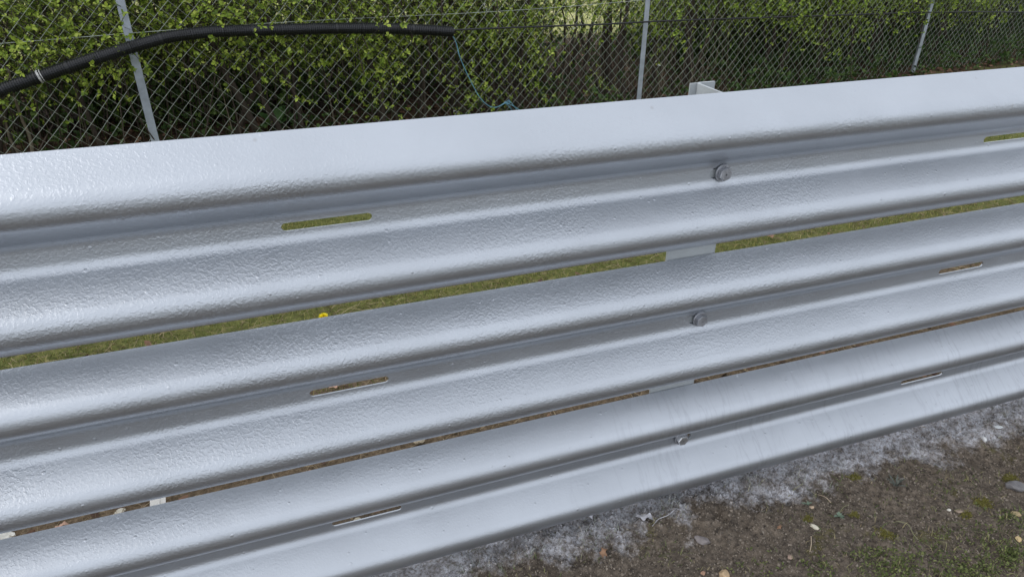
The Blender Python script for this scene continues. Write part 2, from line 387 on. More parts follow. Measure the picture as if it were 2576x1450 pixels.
# small ground cover leaves lower right
g = Geo(); pts = []
for px, py, nn, sp in [(2250, 1438, 120, .035), (2440, 1435, 150, .04), (2540, 1400, 110, .03), (2060, 1440, 40, .03), (2350, 1380, 40, .04), (2540, 1300, 40, .03), (1900, 1435, 20, .03), (2200, 1400, 50, .03), (2480, 1340, 30, .04), (2400, 1220, 16, .04)]:
    q = on_ground(px, py); pts.append(np.stack([rng.normal(q[0], sp, nn), rng.normal(q[1], sp*.6, nn)], 1))
XY = np.concatenate(pts); P = np.stack([XY[:, 0], XY[:, 1], ground_h(XY[:, 0], XY[:, 1])+rng.uniform(.001, .010, len(XY))], 1)
A = rng.normal(size=P.shape)*.4+[0, 0, 1]; A /= np.linalg.norm(A, axis=1)[:, None]
rosettes(g, P, A, rng, 3, (.004, .009), .6)
M_COVER = leafy('ground_cover_leaf', [(0, (.04, .055, .015)), (.5, (.10, .13, .035)), (1, (.22, .24, .09))], .6, .15)
tag(g.build('ground_cover', M_COVER), 'tiny green ground cover leaves at the edge of the bare soil', 'ground cover', kind='stuff')
# moss cushions
for px, py, rr in [(1722+253, 1335, .0), (2230, 1345, .020), (2478, 1250, .020), (2547, 1185, .016), (2150, 1197, .015), (2435, 1285, .011), (2032, 1305, .010), (2150, 1298, .010)]:
    if rr == 0: continue
    q = on_ground(px, py); k = int(900*rr/.02); g = Geo(); u_ = rng.normal(size=(k, 2))*rr*.6
    x = q[0]+u_[:, 0]; y = q[1]+u_[:, 1]*.7; P = np.stack([x, y, ground_h(x, y)], 1)
    blades(g, P, rng.uniform(.003, .007, k), np.full(k, .0009), rng, 1.0)
    if px == 2230: mg = g
    else:
        for v_, t_, q_ in [(np.concatenate(g.V), np.concatenate(g.T), np.concatenate(g.Q))]: mg.add(v_, T=t_, Q=q_)
M_MOSS = leafy('moss', [(0, (.12, .115, .03)), (1, (.24, .22, .06))], .8, .1)
tag(mg.build('moss', M_MOSS), 'small yellow green moss patches on the bare soil', 'moss', kind='stuff')

# ---- verge grass behind the barrier
g = Geo(); rng = np.random.default_rng(9); n = 75000
x = rng.uniform(-1.4, 4.6, n); y = rng.uniform(.55, 3.0, n)
k = rng.uniform(0, 1, n) < np.clip((y-.5)*1.3+(vnoise(x*3, y*3, 8)-.5)*1.2, .08, 1); x, y = x[k], y[k]
patch = vnoise(x*5, y*5, 12); H = rng.uniform(.018, .045, len(x))*(.6+.8*patch)
blades(g, np.stack([x, y, ground_h(x, y)-.002], 1), H, rng.uniform(.0007, .0016, len(x)), rng, 1.1)
tag(g.build('verge_grass', M_BLADE), 'short mown green and straw grass between barrier and fence', 'grass', kind='stuff')
g = Geo(); n = 9000; x = rng.uniform(-1.2, 3.5, n); y = rng.uniform(.10, 1.3, n); az = rng.uniform(0, 6.283, n); L = rng.uniform(.02, .07, n)
A = np.stack([x, y, ground_h(x, y)+rng.uniform(.001, .012, n)], 1); B = A+np.stack([np.cos(az)*L, np.sin(az)*L, rng.uniform(-.004, .012, n)], 1)
sticks(g, A, B, .0009, .0005, np.stack([rng.normal(size=n)*.004, rng.normal(size=n)*.004, np.full(n, .003)], 1))
tag(g.build('dry_straw', M_STRAW), 'dry straw and dead stalks matted behind the barrier foot', 'straw', kind='stuff')
g = Geo()
def scatter_litter(g, n, x0, x1, yfun, l):
    x = rng.uniform(x0, x1, n); y = yfun(x, rng.uniform(0, 1, n)); P = np.stack([x, y, ground_h(x, y)+rng.uniform(.002, .015, n)], 1)
    D = rng.normal(size=P.shape); D[:, 2] *= .25; D /= np.linalg.norm(D, axis=1)[:, None]; N = rng.normal(size=P.shape)*.45+[0, 0, 1]; N -= (N*D).sum(1)[:, None]*D; N /= np.linalg.norm(N, axis=1)[:, None]
    L = rng.uniform(l[0], l[1], n); leaves(g, P, D, N, L, L*.6, rng.uniform(-.4, .5))
scatter_litter(g, 900, -1.2, 3.5, lambda x, t: .1+t*1.1, (.012, .035))
scatter_litter(g, 9000, -2.2, 9, lambda x, t: fence_y(x)-.25+t*2.6, (.02, .06))
tag(g.build('leaf_litter', M_LITTER), 'brown dead leaves covering the ground under the hedge', 'leaf litter', kind='stuff')
g = Geo(); n = 16000; x = rng.uniform(-2.2, 9, n); t_ = rng.uniform(0, 1, n); y = fence_y(x)-.12+t_*2.2
dens = .25+.75*np.clip((x-2.6)/1.5, 0, 1)*(.5+vnoise(x*2, y*2, 55)); kk = (rng.uniform(0, 1, n) < dens*(.35+vnoise(x*2.6, y*2.6, 51))) ; x, y = x[kk], y[kk]
hh = rng.uniform(0, 1, len(x))**1.8*(.10+.22*vnoise(x*2, y*2, 52)); P = np.stack([x, y, ground_h(x, y)+hh], 1); A = rng.normal(size=P.shape)*.5+[0, -.3, .8]; A /= np.linalg.norm(A, axis=1)[:, None]
B0 = P.copy(); B0[:, 2] = ground_h(x, y)-.01; sticks(g, B0, P, .0014, .0009, rng.normal(size=P.shape)*.012); rosettes(g, P, A, rng, 4, (.016, .038), .7)
M_UNDER = leafy('undergrowth_leaf', [(0, (.015, .035, .008)), (.5, (.045, .095, .018)), (1, (.11, .17, .04))], .5, .2)
tag(g.build('undergrowth', M_UNDER), 'low green weeds and seedlings under the hedge behind the fence', 'undergrowth', kind='stuff')

# ------------------------------------------------------------------ crash barrier
def fillet(poly, rad, step=6):
    out = [np.array(poly[0], float)]
    for i in range(1, len(poly)-1):
        p0, p1, p2 = (np.array(poly[j], float) for j in (i-1, i, i+1)); a = p0-p1; b = p2-p1; a /= np.linalg.norm(a); b /= np.linalg.norm(b)
        ang = math.acos(np.clip(a@b, -1, 1)); t = rad[i]/math.tan(ang/2); c = p1+(a+b)/np.linalg.norm(a+b)*rad[i]/math.sin(ang/2)
        s, e = p1+a*t-c, p1+b*t-c
        k = step; 
        for q in range(k+1):
            f = q/k; th = math.pi-ang; wv = (math.sin((1-f)*th)*s+math.sin(f*th)*e)/math.sin(th); out.append(c+wv)
    out.append(np.array(poly[-1], float)); return np.array(out)
DV = .0683                            # depth of the pressed valley
HR, HZ = .0355, .0903                  # hump radius and height of its centre above the rail's middle line
def apex(py, pz, sign):
    """where the tangent from (py, pz) to the hump circle meets the front plane y = 0"""
    vy, vz = HR-py, HZ-pz; a = math.atan2(vz, vy)+sign*math.asin(HR/math.hypot(vy, vz)); return pz+math.tan(a)*(0-py)
EDY = .0695; zB = apex(EDY, .156, -1); zC = apex(DV, .022, 1)
POLY = [(EDY, .156), (0, zB), (0, zC), (DV, .022), (DV, .0003), (DV, -.0003), (DV, -.022), (0, -zC), (0, -zB), (EDY, -.156)]
RADS = [0, HR*.995, HR*.995, .026, 0, 0, .026, HR*.995, HR*.995, 0]
def rail_profile():
    up = fillet(POLY[:5], RADS[:5], 8); dn = fillet(POLY[5:], RADS[5:], 8)
    def dens(P):
        out = [P[0]]
        for a, b in zip(P[:-1], P[1:]):
            k = max(1, int(np.linalg.norm(b-a)/.012)); out += [a+(b-a)*q/k for q in range(1, k+1)]
        return np.array(out)
    return dens(up), dens(dn)
TH = .0032
BOLTX, DX = .8120, .7538
DV = .0683                            # depth of the pressed valley
def guard_rail(zc, mat, parent, slots):
    """slots: list of (x centre, half length, half height)"""
    up, dn = rail_profile(); nu = len(up); prof = np.concatenate([up, dn]); npf = len(prof)
    T = np.gradient(prof, axis=0)
    T[nu-1] = T[nu-2]; T[nu] = T[nu+1]
    Nn = np.stack([-T[:, 1], T[:, 0]], 1); Nn /= np.linalg.norm(Nn, axis=1)[:, None]
    Nn *= np.where(Nn[:, :1] < 0, -1, 1)        # towards the back (+y)
    back = prof+Nn*TH
    xs = list(np.arange(-4.2, 6.3, .05)); insl = []
    for xc, hl, hh in slots:
        xs = [q for q in xs if abs(q-xc) > hl+.004]
        e = [xc-hl+hh*(1-math.cos(a)) for a in np.linspace(0, math.pi/2, 9)]; e2 = [2*xc-q for q in e][::-1]; xs += e+e2+[xc]
    xs = np.array(sorted(xs)); nX = len(xs)
    h = np.zeros(nX)
    for xc, hl, hh in slots:
        d = np.abs(xs-xc); m = d <= hl+1e-7; t = np.clip((d-(hl-hh))/hh, 0, 1); h[m] = hh*np.sqrt(np.clip(1-t[m]**2, 0, 1))
    def layer(P):
        V = np.zeros((nX, npf, 3)); V[:, :, 0] = xs[:, None]; V[:, :, 1] = P[None, :, 0]; V[:, :, 2] = P[None, :, 1]+zc
        V[:, nu-1, 2] = zc+np.maximum(h, .0003); V[:, nu, 2] = zc-np.maximum(h, .0003)
        # keep the valley points above / below the slot
        return V
    # slight waviness of the pressed steel
    Fv, Bv = layer(prof), layer(back)
    for V in (Fv, Bv): V[:, :, 1] += (vnoise(xs*1.7, xs*0+zc*9, 21)-.5)[:, None]*.003
    F_ = []
    for i in range(nX-1):
        hole = (h[i]+h[i+1]) > 1e-6
        for j in range(npf-1):
            if j == nu-1 and hole: continue
            a = i*npf+j; F_.append((a, a+1, a+npf+1, a+npf))
    F_ = np.array(F_); g = Geo(); g.add(Fv, Q=F_); g.add(Bv, Q=F_[:, ::-1])
    nf = len(F_)*2
    W = []; wv = []; c = 0
    def wall(A0, A1, B1, B0):
        nonlocal c; wv.extend([A0, A1, B1, B0]); W.append((c, c+1, c+2, c+3)); c += 4
    for i in range(nX-1):
        wall(Fv[i, 0], Fv[i+1, 0], Bv[i+1, 0], Bv[i, 0]); wall(Fv[i, -1], Fv[i+1, -1], Bv[i+1, -1], Bv[i, -1])
        if (h[i]+h[i+1]) > 1e-6:
            for j in (nu-1, nu): wall(Fv[i, j], Fv[i+1, j], Bv[i+1, j], Bv[i, j])
    g.add(wv, Q=W)
    me = g.mesh('guard_rail', True)
    sm = np.ones(len(me.polygons), bool); sm[nf:] = False; me.polygons.foreach_set('use_smooth', sm)
    return link('guard_rail', me, mat, parent)
barrier = empty('crash_barrier', (BOLTX, .15, GZ))
tag(barrier, 'silver painted steel crash barrier of three corrugated rails across the whole picture', 'crash barrier')
ZC = [0, -.3330, -.6694]
HOFF = [-.011, -.010, .012]
lab = ['topmost rail with smoother silver paint along its crest', 'middle rail with coarse orange peel paint', 'lowest rail with faint vertical drip marks on the right']
rng = np.random.default_rng(2)
def bolt(zc, off, parent, first):
    xb, yb = BOLTX, DV
    g = Geo(); k = 28; a = np.arange(k)*2*math.pi/k; tilt = .12
    def ring(r, y, cx=0): return np.stack([xb+cx+np.cos(a)*r, np.full(k, yb+y)+np.cos(a)*r*tilt*.3, zc+np.sin(a)*r], 1)
    R_ = [ring(.0175, -.0012), ring(.0175, -.0036), ring(.0165, -.0046), ring(.008, -.0042)]
    Q = [(i*k+j, i*k+(j+1) % k, (i+1)*k+(j+1) % k, (i+1)*k+j) for i in range(3) for j in range(k)]
    g2 = Geo(); r6 = .0140; th0 = .35+zc*2.2
    hx = lambda r, y: np.stack([xb+np.cos(th0+np.arange(6)*math.pi/3)*r, np.full(6, yb+y), zc+np.sin(th0+np.arange(6)*math.pi/3)*r], 1)
    L6 = [hx(r6, -.0042), hx(r6, -.0125), hx(r6*.90, -.0142), hx(.0015, -.0143)]
    Q6 = [(i*6+j, i*6+(j+1) % 6, (i+1)*6+(j+1) % 6, (i+1)*6+j) for i in range(3) for j in range(6)]
    g2.add(np.concatenate(L6), Q=Q6)
    bo = g2.build('bolt', M_BOLT if zc > -.6 else M_BOLT3, parent); g.add(np.concatenate(R_), Q=Q)
    wo = g.build('washer', M_BOLT, None); wo.parent = bo; wo.matrix_parent_inverse = Matrix.Translation(-Vector(parent.location)) @ Matrix.Identity(4); wo.matrix_parent_inverse = bo.matrix_parent_inverse.copy() if False else Matrix.Identity(4)
    return bo
M_BOLT = simple('painted_bolt', (.36, .37, .40), .45, .7, 60, .3, .0008, 300)
M_BOLT3 = simple('bare_bolt', (.55, .56, .58), .3, .85, 90, .2, .0003, 300)
for i, zc in enumerate(ZC):
    sl = [(BOLTX-3*DX+.0, .0729, .0071), (BOLTX-DX, .0729, .0071), (BOLTX+HOFF[i], .0165, .0095), (BOLTX+DX, .0729, .0071), (BOLTX+3*DX, .0729, .0071)]
    o = guard_rail(zc, RAILM[i], barrier, sl); o['label'] = lab[i]
    bolt(zc, 0, barrier, i == 0)
# Z section posts
for px in (-2.0, 0, 2.0):
    g = Geo(); y0 = DV+.0045; zt = .139; t = .005; xa = .714+px; xw = .833+px; yb = y0+.147
    sec = fillet([(xa, y0), (xw, y0), (xw, yb), (xw+.040, yb)], [0, .010, .008, 0], 4)
    sec2 = fillet([(xa, y0+t), (xw-t, y0+t), (xw-t, yb+t), (xw+.040, yb+t)], [0, .005, .012, 0], 4)
    # short return lip on the rear flange, left of the web
    m_ = len(sec); zz = [GZ-.3, zt]
    V = np.array([[(p[0], p[1], z) for p in sec] for z in zz]+[[(p[0], p[1], z) for p in sec2] for z in zz]).reshape(-1, 3)
    Q = []
    for j in range(m_-1):
        Q += [(j, j+1, m_+j+1, m_+j), (2*m_+j+1, 2*m_+j, 3*m_+j, 3*m_+j+1), (m_+j, m_+j+1, 3*m_+j+1, 3*m_+j)]
    Q += [(0, m_, 3*m_, 2*m_), (m_-1, 3*m_-1, 4*m_-1, 2*m_-1)]
    g.add(V, Q=Q); g.box(xw-.018, xw-.001, yb+.0006, yb+t-.0008, GZ-.3, zt-.0006)
    po = g.build('post', M_POST, barrier)

# ------------------------------------------------------------------ chain link fence
fence = empty('chain_link_fence', (0, F0, GZ)); tag(fence, 'galvanised chain link fence on slim steel posts in front of the hedge', 'fence')
dirx = np.array([1, FM, 0])/math.hypot(1, FM); nrm = np.array([-FM, 1, 0])/math.hypot(1, FM)
def FP(s, z, d=0.0): return np.array([0, F0, 0])+dirx*s+np.array([0, 0, z])+nrm*d
g = Geo(); wdt = .0707; s0, s1 = -2.9, 10.2; nW = int((s1-s0)/(wdt/2)); zb, ztp = GZ+.015, GZ+1.85; nz = int((ztp-zb)/(wdt/2))
zi = zb+np.arange(nz+1)*wdt/2
for k in range(nW):
    par = (np.arange(nz+1)+k) % 2
    s = s0+k*wdt/2+par*wdt/2*1.02-.0004
    zz = zi+(par-.5)*0
    zz = zz+(vnoise(s*2.2, zz*2.2, 31)-.5)*.03*np.clip((ztp-zz)*2, 0, 1); ss = s+(vnoise(s*1.8, zz*2.5, 32)-.5)*.03
    dd = np.where(par == 0, -.0016, .0016)+(vnoise(s*.9, zz*1.3, 33)-.5)*.05
    P = FP(0, 0)+dirx*ss[:, None]+nrm*dd[:, None]; P[:, 2] = zz
    g.tube(P, .00125, 3, False)
g.build('wire_mesh', M_WIRE, fence)
for xy, wid in ((-.1515, .038), (.5630, .036), (1.131, .038), (-.98, .038), (1.78, .038)):
    d = (F0-CAM[1])/(1-FM*xy); x0 = xy*d; s = x0/dirx[0]
    g = Geo(); t = .005
    for (sa, sb, da, db) in ((-wid/2, wid/2, -.012, -.012+t), (wid/2-t, wid/2, -.012+t+.0002, .028)):
        V = [FP(s+q, z, e) for q in (sa, sb) for e in (da, db) for z in (GZ-.2, GZ+1.95)]
        g.add(V, Q=[(0, 1, 3, 2), (4, 6, 7, 5), (0, 4, 5, 1), (2, 3, 7, 6), (0, 2, 6, 4), (1, 5, 7, 3)])
    g.build('post', M_GALV, fence)
ss = np.linspace(s0, s1, 60)
for zz in (-.088, .75):
    g = Geo(); g.tube([FP(q, zz+.008*math.cos(q*2.1), -.004) for q in ss], .0016, 4); g.build('line_wire', M_WIRE, fence)

# corrugated black conduit
cp = [(-160, 292), (-80, 258), (0, 227), (105, 191), (210, 156), (322, 121), (420, 93), (525, 80), (610, 77), (700, 75), (800, 72), (901, 71), (1012, 73), (1080, 76), (1139, 80)]
pts = np.array([on_fence(a, b, -.105) for a, b in cp])
seg = np.concatenate([[0], np.cumsum(np.linalg.norm(np.diff(pts, axis=0), axis=1))])
def spl(t): 
    # Catmull style smoothing by gaussian blending of a dense linear path
    return np.stack([np.interp(t, seg, pts[:, i]) for i in range(3)], 1)
td = np.arange(0, seg[-1], .001); PD = spl(td); ker = np.exp(-np.linspace(-2, 2, 161)**2); ker /= ker.sum()
PD = np.stack([np.convolve(np.pad(PD[:, i], 80, mode='reflect', reflect_type='odd'), ker, 'valid') for i in range(3)], 1)
step = .0015; tt = np.arange(0, seg[-1]-.001, step); PC = np.stack([np.interp(tt, td, PD[:, i]) for i in range(3)], 1)
ph = (np.arange(len(tt)) % 7); rr = np.where(ph < 4, .0285, .0255)
blk = (tt % .14) < .008; rr = np.where(blk, .0295, rr)
cond = empty('corrugated_conduit', tuple(PC[len(PC)//2])); tag(cond, 'black corrugated plastic pipe tied along the fence, its open end right of the first post', 'pipe')
g = Geo(); g.tube(PC, rr, 20, False); g.tube(PC[[-1, -12]]+(PC[-1]-PC[-2])*0, [.022, .022], 20, False)
g.tube(PC[-14:-12], [.0215, .0005], 16, False)
g.build('pipe', M_BLACK, cond)
q = np.argmin(np.linalg.norm(PC-on_fence(97, 193, -.105), axis=1)); g = Geo(); 
P = PC[q:q+16]; a = np.linspace(0, math.pi*.9, 9)
T = (PC[q+15]-PC[q]); T /= np.linalg.norm(T); A_ = np.cross(T, [0, 0, 1]); A_ /= np.linalg.norm(A_); 
if A_ @ nrm > 0: A_ = -A_
B_ = np.cross(T, A_); B_ *= np.sign(B_[2])
for off_, w_ in ((0, .009), (.014, .004)):
    V = []; 
    for u_ in (0, 1):
        for t_ in a: V.append(PC[q]+T*(off_+w_*u_)+(A_*math.sin(t_)+B_*math.cos(t_))*.0295)
    g.add(V, Q=[(i, i+1, 9+i+1, 9+i) for i in range(8)])
g.build('paint_mark', M_TAPE, cond)
# cable
cb = [(1125, 76), (1300, 69), (1500, 62), (1674, 52.5), (1850, 46.5), (2060, 40), (2286, 32), (2450, 30), (2640, 31)]
P = np.array([on_fence(a, b, -.03 if i else -.055) for i, (a, b) in enumerate(cb)]); td2 = np.linspace(0, len(cb)-1, 120)
P = np.stack([np.interp(td2, np.arange(len(cb)), P[:, i]) for i in range(3)], 1); g = Geo(); g.tube(P, .0052, 8)
tag(g.build('black_cable', M_CABLE, None, True), 'thin black cable running on from the open end of the corrugated pipe', 'cable')
# blue twine
def crop2(a, b): return (836.9+a/2.858, b/2.858)
g = Geo()
for line, off in (([(860, 255), (885, 300), (905, 390), (950, 500), (1000, 600), (1035, 665), (1075, 725), (1120, 762), (1170, 778), (1215, 752), (1245, 735), (1268, 718)], -.03),
                  ([(866, 262), (893, 320), (912, 405), (957, 510), (1008, 612), (1042, 680), (1090, 738), (1140, 772), (1190, 768), (1240, 742)], -.035),
                  ([(1240, 738), (1262, 760), (1280, 780), (1300, 806)], -.03), ([(1240, 738), (1275, 750), (1310, 768), (1345, 792)], -.04), ([(1225, 748), (1240, 732), (1256, 738), (1270, 728), (1277, 738), (1255, 750), (1240, 745)], -.03), ([(1268, 722), (1290, 745), (1322, 790)], -.03)):
    P = np.array([on_fence(*crop2(*q_), off) for q_ in line]); u_ = np.linspace(0, len(P)-1, len(P)*5)
    P = np.stack([np.interp(u_, np.arange(len(P)), P[:, i]) for i in range(3)], 1)
    P[1:-1] = (P[:-2]+P[1:-1]*2+P[2:])/4; g.tube(P, .0019, 5)
tag(g.build('blue_twine', M_TWINE), 'frayed pale blue twine hanging from the end of the black pipe', 'twine')

# ------------------------------------------------------------------ hedge
def shrub(name, label, cat, x, dy, wid, dep, n_cl, per, leafmat, seed, zlo=.42, zhi=2.2, lsize=(.010, .027), k=5, flowers=0, stems=5, twig=None, clr=(.10, .16), low=0, group=None, asp=.64, wisps=0):
    rng = np.random.default_rng(seed); yb = fence_y(x)+dy; z0 = float(ground_h(x, yb))
    root = empty(name, (x, yb, z0)); tag(root, label, cat, group)
    # clumps
    cx = x+rng.uniform(-.5, .5, n_cl)*wid; u_ = rng.uniform(0, 1, n_cl); cz = z0+zlo+(zhi-zlo)*u_**1.45
    cy = fence_y(cx)+dy+rng.uniform(-.5, .5, n_cl)*dep
    cz += (vnoise(cx*3, cy*0+seed, 41)-.5)*.3*(1-u_)
    if low: cz[:low] = z0+rng.uniform(.06, zlo, low)
    C = np.stack([cx, cy, cz], 1); cr = rng.uniform(clr[0], clr[1], n_cl)
    g = Geo(); gt = Geo(); gf = Geo()
    # stems
    for s_ in range(stems):
        a0 = np.array([x+rng.uniform(-.35, .35)*wid, yb+rng.uniform(-.3, .3)*dep*.7, z0-.03]); top = a0+np.array([rng.normal()*.3, rng.normal()*.2, rng.uniform(1.2, 2.1)])
        t = np.linspace(0, 1, 12)[:, None]; P = a0+(top-a0)*t+np.cumsum(rng.normal(size=(12, 3)), 0)*[.018, .018, .004]
        r0 = rng.uniform(.008, .024); gt.tube(P, np.linspace(r0, .003, 12), 6)
    base = C+rng.normal(size=C.shape)*[.08, .08, .02]; base[:, 2] = np.maximum(z0, C[:, 2]-rng.uniform(.25, .6, n_cl))
    sticks(gt, base, C, .004, .0018, rng.normal(size=C.shape)*.03)
    if wisps:      # thin dry shoots rising from the hedge foot
        a0 = np.stack([x+rng.uniform(-.5, .5, wisps)*wid, yb+rng.uniform(-.5, .4, wisps)*dep, np.full(wisps, z0-.02)], 1)
        b0 = a0+np.stack([rng.normal(size=wisps)*.16, rng.normal(size=wisps)*.10, rng.uniform(.25, .9, wisps)], 1); gw = Geo()
        sticks(gw, a0, b0, rng.uniform(.0015, .004, wisps), .0010, rng.normal(size=a0.shape)*.045); gw.build('dry_shoots', M_TWIGP, root)
    # rosettes on radiating twigs
    P = np.repeat(C, per, 0)+rng.normal(size=(n_cl*per, 3))*np.repeat(cr, per)[:, None]*[1, .8, .8]
    st = np.repeat(C, per, 0)+(P-np.repeat(C, per, 0))*rng.uniform(0, .45, len(P))[:, None]
    A = P-np.repeat(C, per, 0); A /= np.linalg.norm(A, axis=1)[:, None]+1e-9; A = A+[0, -.35, .45]+rng.normal(size=A.shape)*.35; A /= np.linalg.norm(A, axis=1)[:, None]
    sticks(gt, st, P, .0013, .0007, rng.normal(size=P.shape)*.012)
    keep = P[:, 2] > z0+.02; rosettes(g, P[keep], A[keep], rng, k, lsize, asp)
    # more rosettes along the twigs
    M2 = (st+P)/2; rosettes(g, M2[keep], A[keep], rng, max(2, k-2), (lsize[0]*.8, lsize[1]*.8), asp)
    gt.build('stems', twig or M_TWIG, root, True); g.build('foliage', leafmat, root)
    if flowers:
        fi = rng.choice(np.where(P[:, 2] < z0+1.4)[0], flowers); fp = np.repeat(P[fi], 3, 0)+rng.normal(size=(flowers*3, 3))*.012
        fa = rng.normal(size=fp.shape)*.5+[0, -.9, .3]; fa /= np.linalg.norm(fa, axis=1)[:, None]
        rosettes(gf, fp+fa*.01, fa, rng, 5, (.006, .009), .85); gf.build('blossom', M_PETAL, root)
    return root
HG = 'hedge shrubs behind the chain link fence'
shrub('hedge_shrub', 'bushy fresh green shrub pushing through the fence left of the first post', 'shrub', -1.25, .27, 1.3, .55, 120, 32, M_LEAF, 101, .52, 2.1, group=HG, flowers=4)
shrub('hedge_shrub', 'bright green shrub with white blossom behind the rising black pipe', 'shrub', -.1, .27, 1.15, .55, 115, 32, M_LEAF, 102, .55, 2.1, group=HG, flowers=8)
shrub('hedge_shrub', 'green shrub with white blossom above the level stretch of black pipe', 'shrub', .85, .28, 1.0, .55, 100, 32, M_LEAF, 103, .45, 2.1, group=HG, flowers=20, low=4)
shrub('hedge_shrub', 'leafy shrub behind the open end of the black pipe', 'shrub', 1.55, .3, .75, .5, 60, 22, M_LEAF, 104, .38, 2.1, group=HG, flowers=8, low=5)
shrub('hedge_shrub', 'thin airy shrub with blossom where the bright field shows through', 'shrub', 2.25, .5, 1.1, .7, 66, 19, M_LEAF, 105, .55, 2.1, group=HG, flowers=26, low=4, stems=9, wisps=40)
shrub('hedge_shrub', 'dark green shrub directly behind the second fence post', 'shrub', 3.1, .4, .95, .6, 90, 26, M_LEAFR, 106, .5, 2.2, group=HG, stems=7, wisps=40)
shrub('hedge_shrub', 'broad shrub spilling yellow green leaves right of the second fence post', 'shrub', 4.2, .35, 1.25, .7, 140, 28, M_LEAFR, 107, .5, 2.3, group=HG)
shrub('hedge_shrub', 'hanging leafy shrub just left of the third fence post', 'shrub', 5.3, .4, 1.3, .8, 140, 28, M_LEAFR, 108, .5, 2.3, group=HG)
shrub('hedge_shrub', 'tall pale leaved shrub just right of the third fence post', 'shrub', 6.6, .45, 1.5, .8, 140, 28, M_LEAFR, 109, .5, 2.4, group=HG)
shrub('hedge_shrub', 'shaded shrub in the top right corner', 'shrub', 8.2, .5, 1.8, .9, 130, 28, M_LEAFR, 110, .5, 2.5, group=HG)
# dark leafy backing added for the hedge's shaded depth, gap where the field shows
DG = 'dark backing bushes standing in for the shaded depth of the hedge'
for i, (x, wd, lb, lowc, ncl) in enumerate([(-1.9, 1.7, 'dark backing bush at the back of the hedge, at the left edge', 60, 190), (-.5, 1.5, 'dark backing bush deep behind the first fence post', 60, 190),
        (.75, 1.2, 'dark backing bush behind the blossoming shrub by the level pipe', 45, 150), (1.75, .7, 'narrow dark backing bush behind the pipe end, left of the bright gap', 22, 60),
        (3.75, 1.1, 'dark backing bush behind the second fence post, right of the bright gap', 40, 110), (5.1, 1.6, 'dark backing bush in the hedge between second and third fence post', 70, 190),
        (6.8, 1.9, 'dark backing bush deep behind the third fence post', 70, 200), (8.9, 2.2, 'dark backing bush at the far right end of the hedge', 70, 200)]):
    shrub('backing_bush', lb, 'bush', x, 1.35, wd, .8, ncl, 20, M_LEAFD, 200+i, .35, 2.3, (.022, .045), 4, 0, 5, M_TWIG, (.12, .2), lowc, DG, .8, 60)

# ------------------------------------------------------------------ small plants and objects
rng = np.random.default_rng(77)
def big_leaf_plant(name, label, x, y, n, l, mat, spread=1.0, cat='plant', asp=.35, h=0):
    z = float(ground_h(x, y)); root = empty(name, (x, y, z)); tag(root, label, cat)
    for i in range(n):
        az = i*2.4+rng.uniform(-.3, .3); L = l*rng.uniform(.6, 1); el = rng.uniform(.3, 1.1)/spread
        t = np.linspace(0, 1, 7); d = np.array([math.cos(az), math.sin(az), 0]); sd_ = np.array([-math.sin(az), math.cos(az), 0])
        V = []
        for q in t:
            c_ = d*L*q*math.cos(el)+np.array([0, 0, 1])*(L*(q*math.sin(el)-.45*q*q*math.sin(el))+h*.0)
            wq = L*asp*math.sin(math.pi*min(1, q*.93+.05))**.8*(1+.15*math.sin(q*22+i))
            V += [c_-sd_*wq*.5+[0, 0, wq*.15], c_+[0, 0, 0], c_+sd_*wq*.5+[0, 0, wq*.15]]
        g = Geo(); V = np.array(V)+[x, y, z+.003]; g.add(V, Q=[(a*3+b, a*3+b+1, a*3+b+4, a*3+b+3) for a in range(6) for b in (0, 1)]); g.build('leaf', mat, root, True)
    return root
q = on_fence(690, 282, .55); big_leaf_plant('dock_plant', 'broad leaved green plant behind the fence, centre left', q[0], fence_y(q[0])+.75, 9, .26, M_GREEN)
q = on_fence(745, 322, .1); big_leaf_plant('nettle_clump', 'low green weed at the fence foot below the broad leaved plant', q[0]+.05, fence_y(q[0])+.45, 11, .12, M_GREEN)
q = on_fence(1190, 300, .1); big_leaf_plant('low_weed', 'low dark green weed at the hedge foot below the pipe end', q[0], fence_y(q[0])+.5, 10, .14, M_GREEN)
q = on_ground(2109, 1298); big_leaf_plant('rosette_weed', 'small blue green rosette weed alone on the bare soil', q[0], q[1], 7, .022, M_WEEDB)
q = on_ground(2036, 1277); big_leaf_plant('rosette_weed', 'tiny grey leaved weed beside the round tan pebble', q[0]-.004, q[1]+.006, 5, .018, M_WEEDB)
q = on_ground(2255, 1216); rt = big_leaf_plant('withered_weed', 'dark withered weed clump left of the mossy patch on the bare soil', q[0], q[1], 14, .042, simple('withered', (.09, .10, .085), .8, 0, 90, .5), .9, asp=.12)
q = on_ground(1530, 985); 
# dandelion
d = ray(815, 792); t = (.95+1.0194)/d[1]; q = CAM+d*t; gz = float(ground_h(q[0], q[1]))
q = on_ground(815, 800, GZ+.06); gz = float(ground_h(q[0], q[1]))
dn = empty('dandelion', (q[0], q[1], gz)); tag(dn, 'single yellow dandelion flower in the grass seen between the upper two rails', 'flower')
g = Geo(); g.tube([(q[0], q[1], gz), (q[0]+.003, q[1], gz+.02), (q[0], q[1], q[2])], .0015, 5); g.build('stem', M_GREEN, dn)
g = Geo(); n = 90; az = rng.uniform(0, 6.283, n); el = rng.uniform(.1, 1.4, n); D = np.stack([np.cos(az)*np.cos(el), np.sin(az)*np.cos(el), np.sin(el)*.8], 1); D /= np.linalg.norm(D, axis=1)[:, None]
N = np.cross(D, np.cross([0, 0, 1.], D)+1e-6); N = np.tile([0, 0, 1.], (n, 1))-D*D[:, 2:3]; N /= np.linalg.norm(N, axis=1)[:, None]
leaves(g, np.tile(q, (n, 1)), D, N, rng.uniform(.016, .023, n), np.full(n, .005), .1); g.build('flower_head', M_YEL, dn)
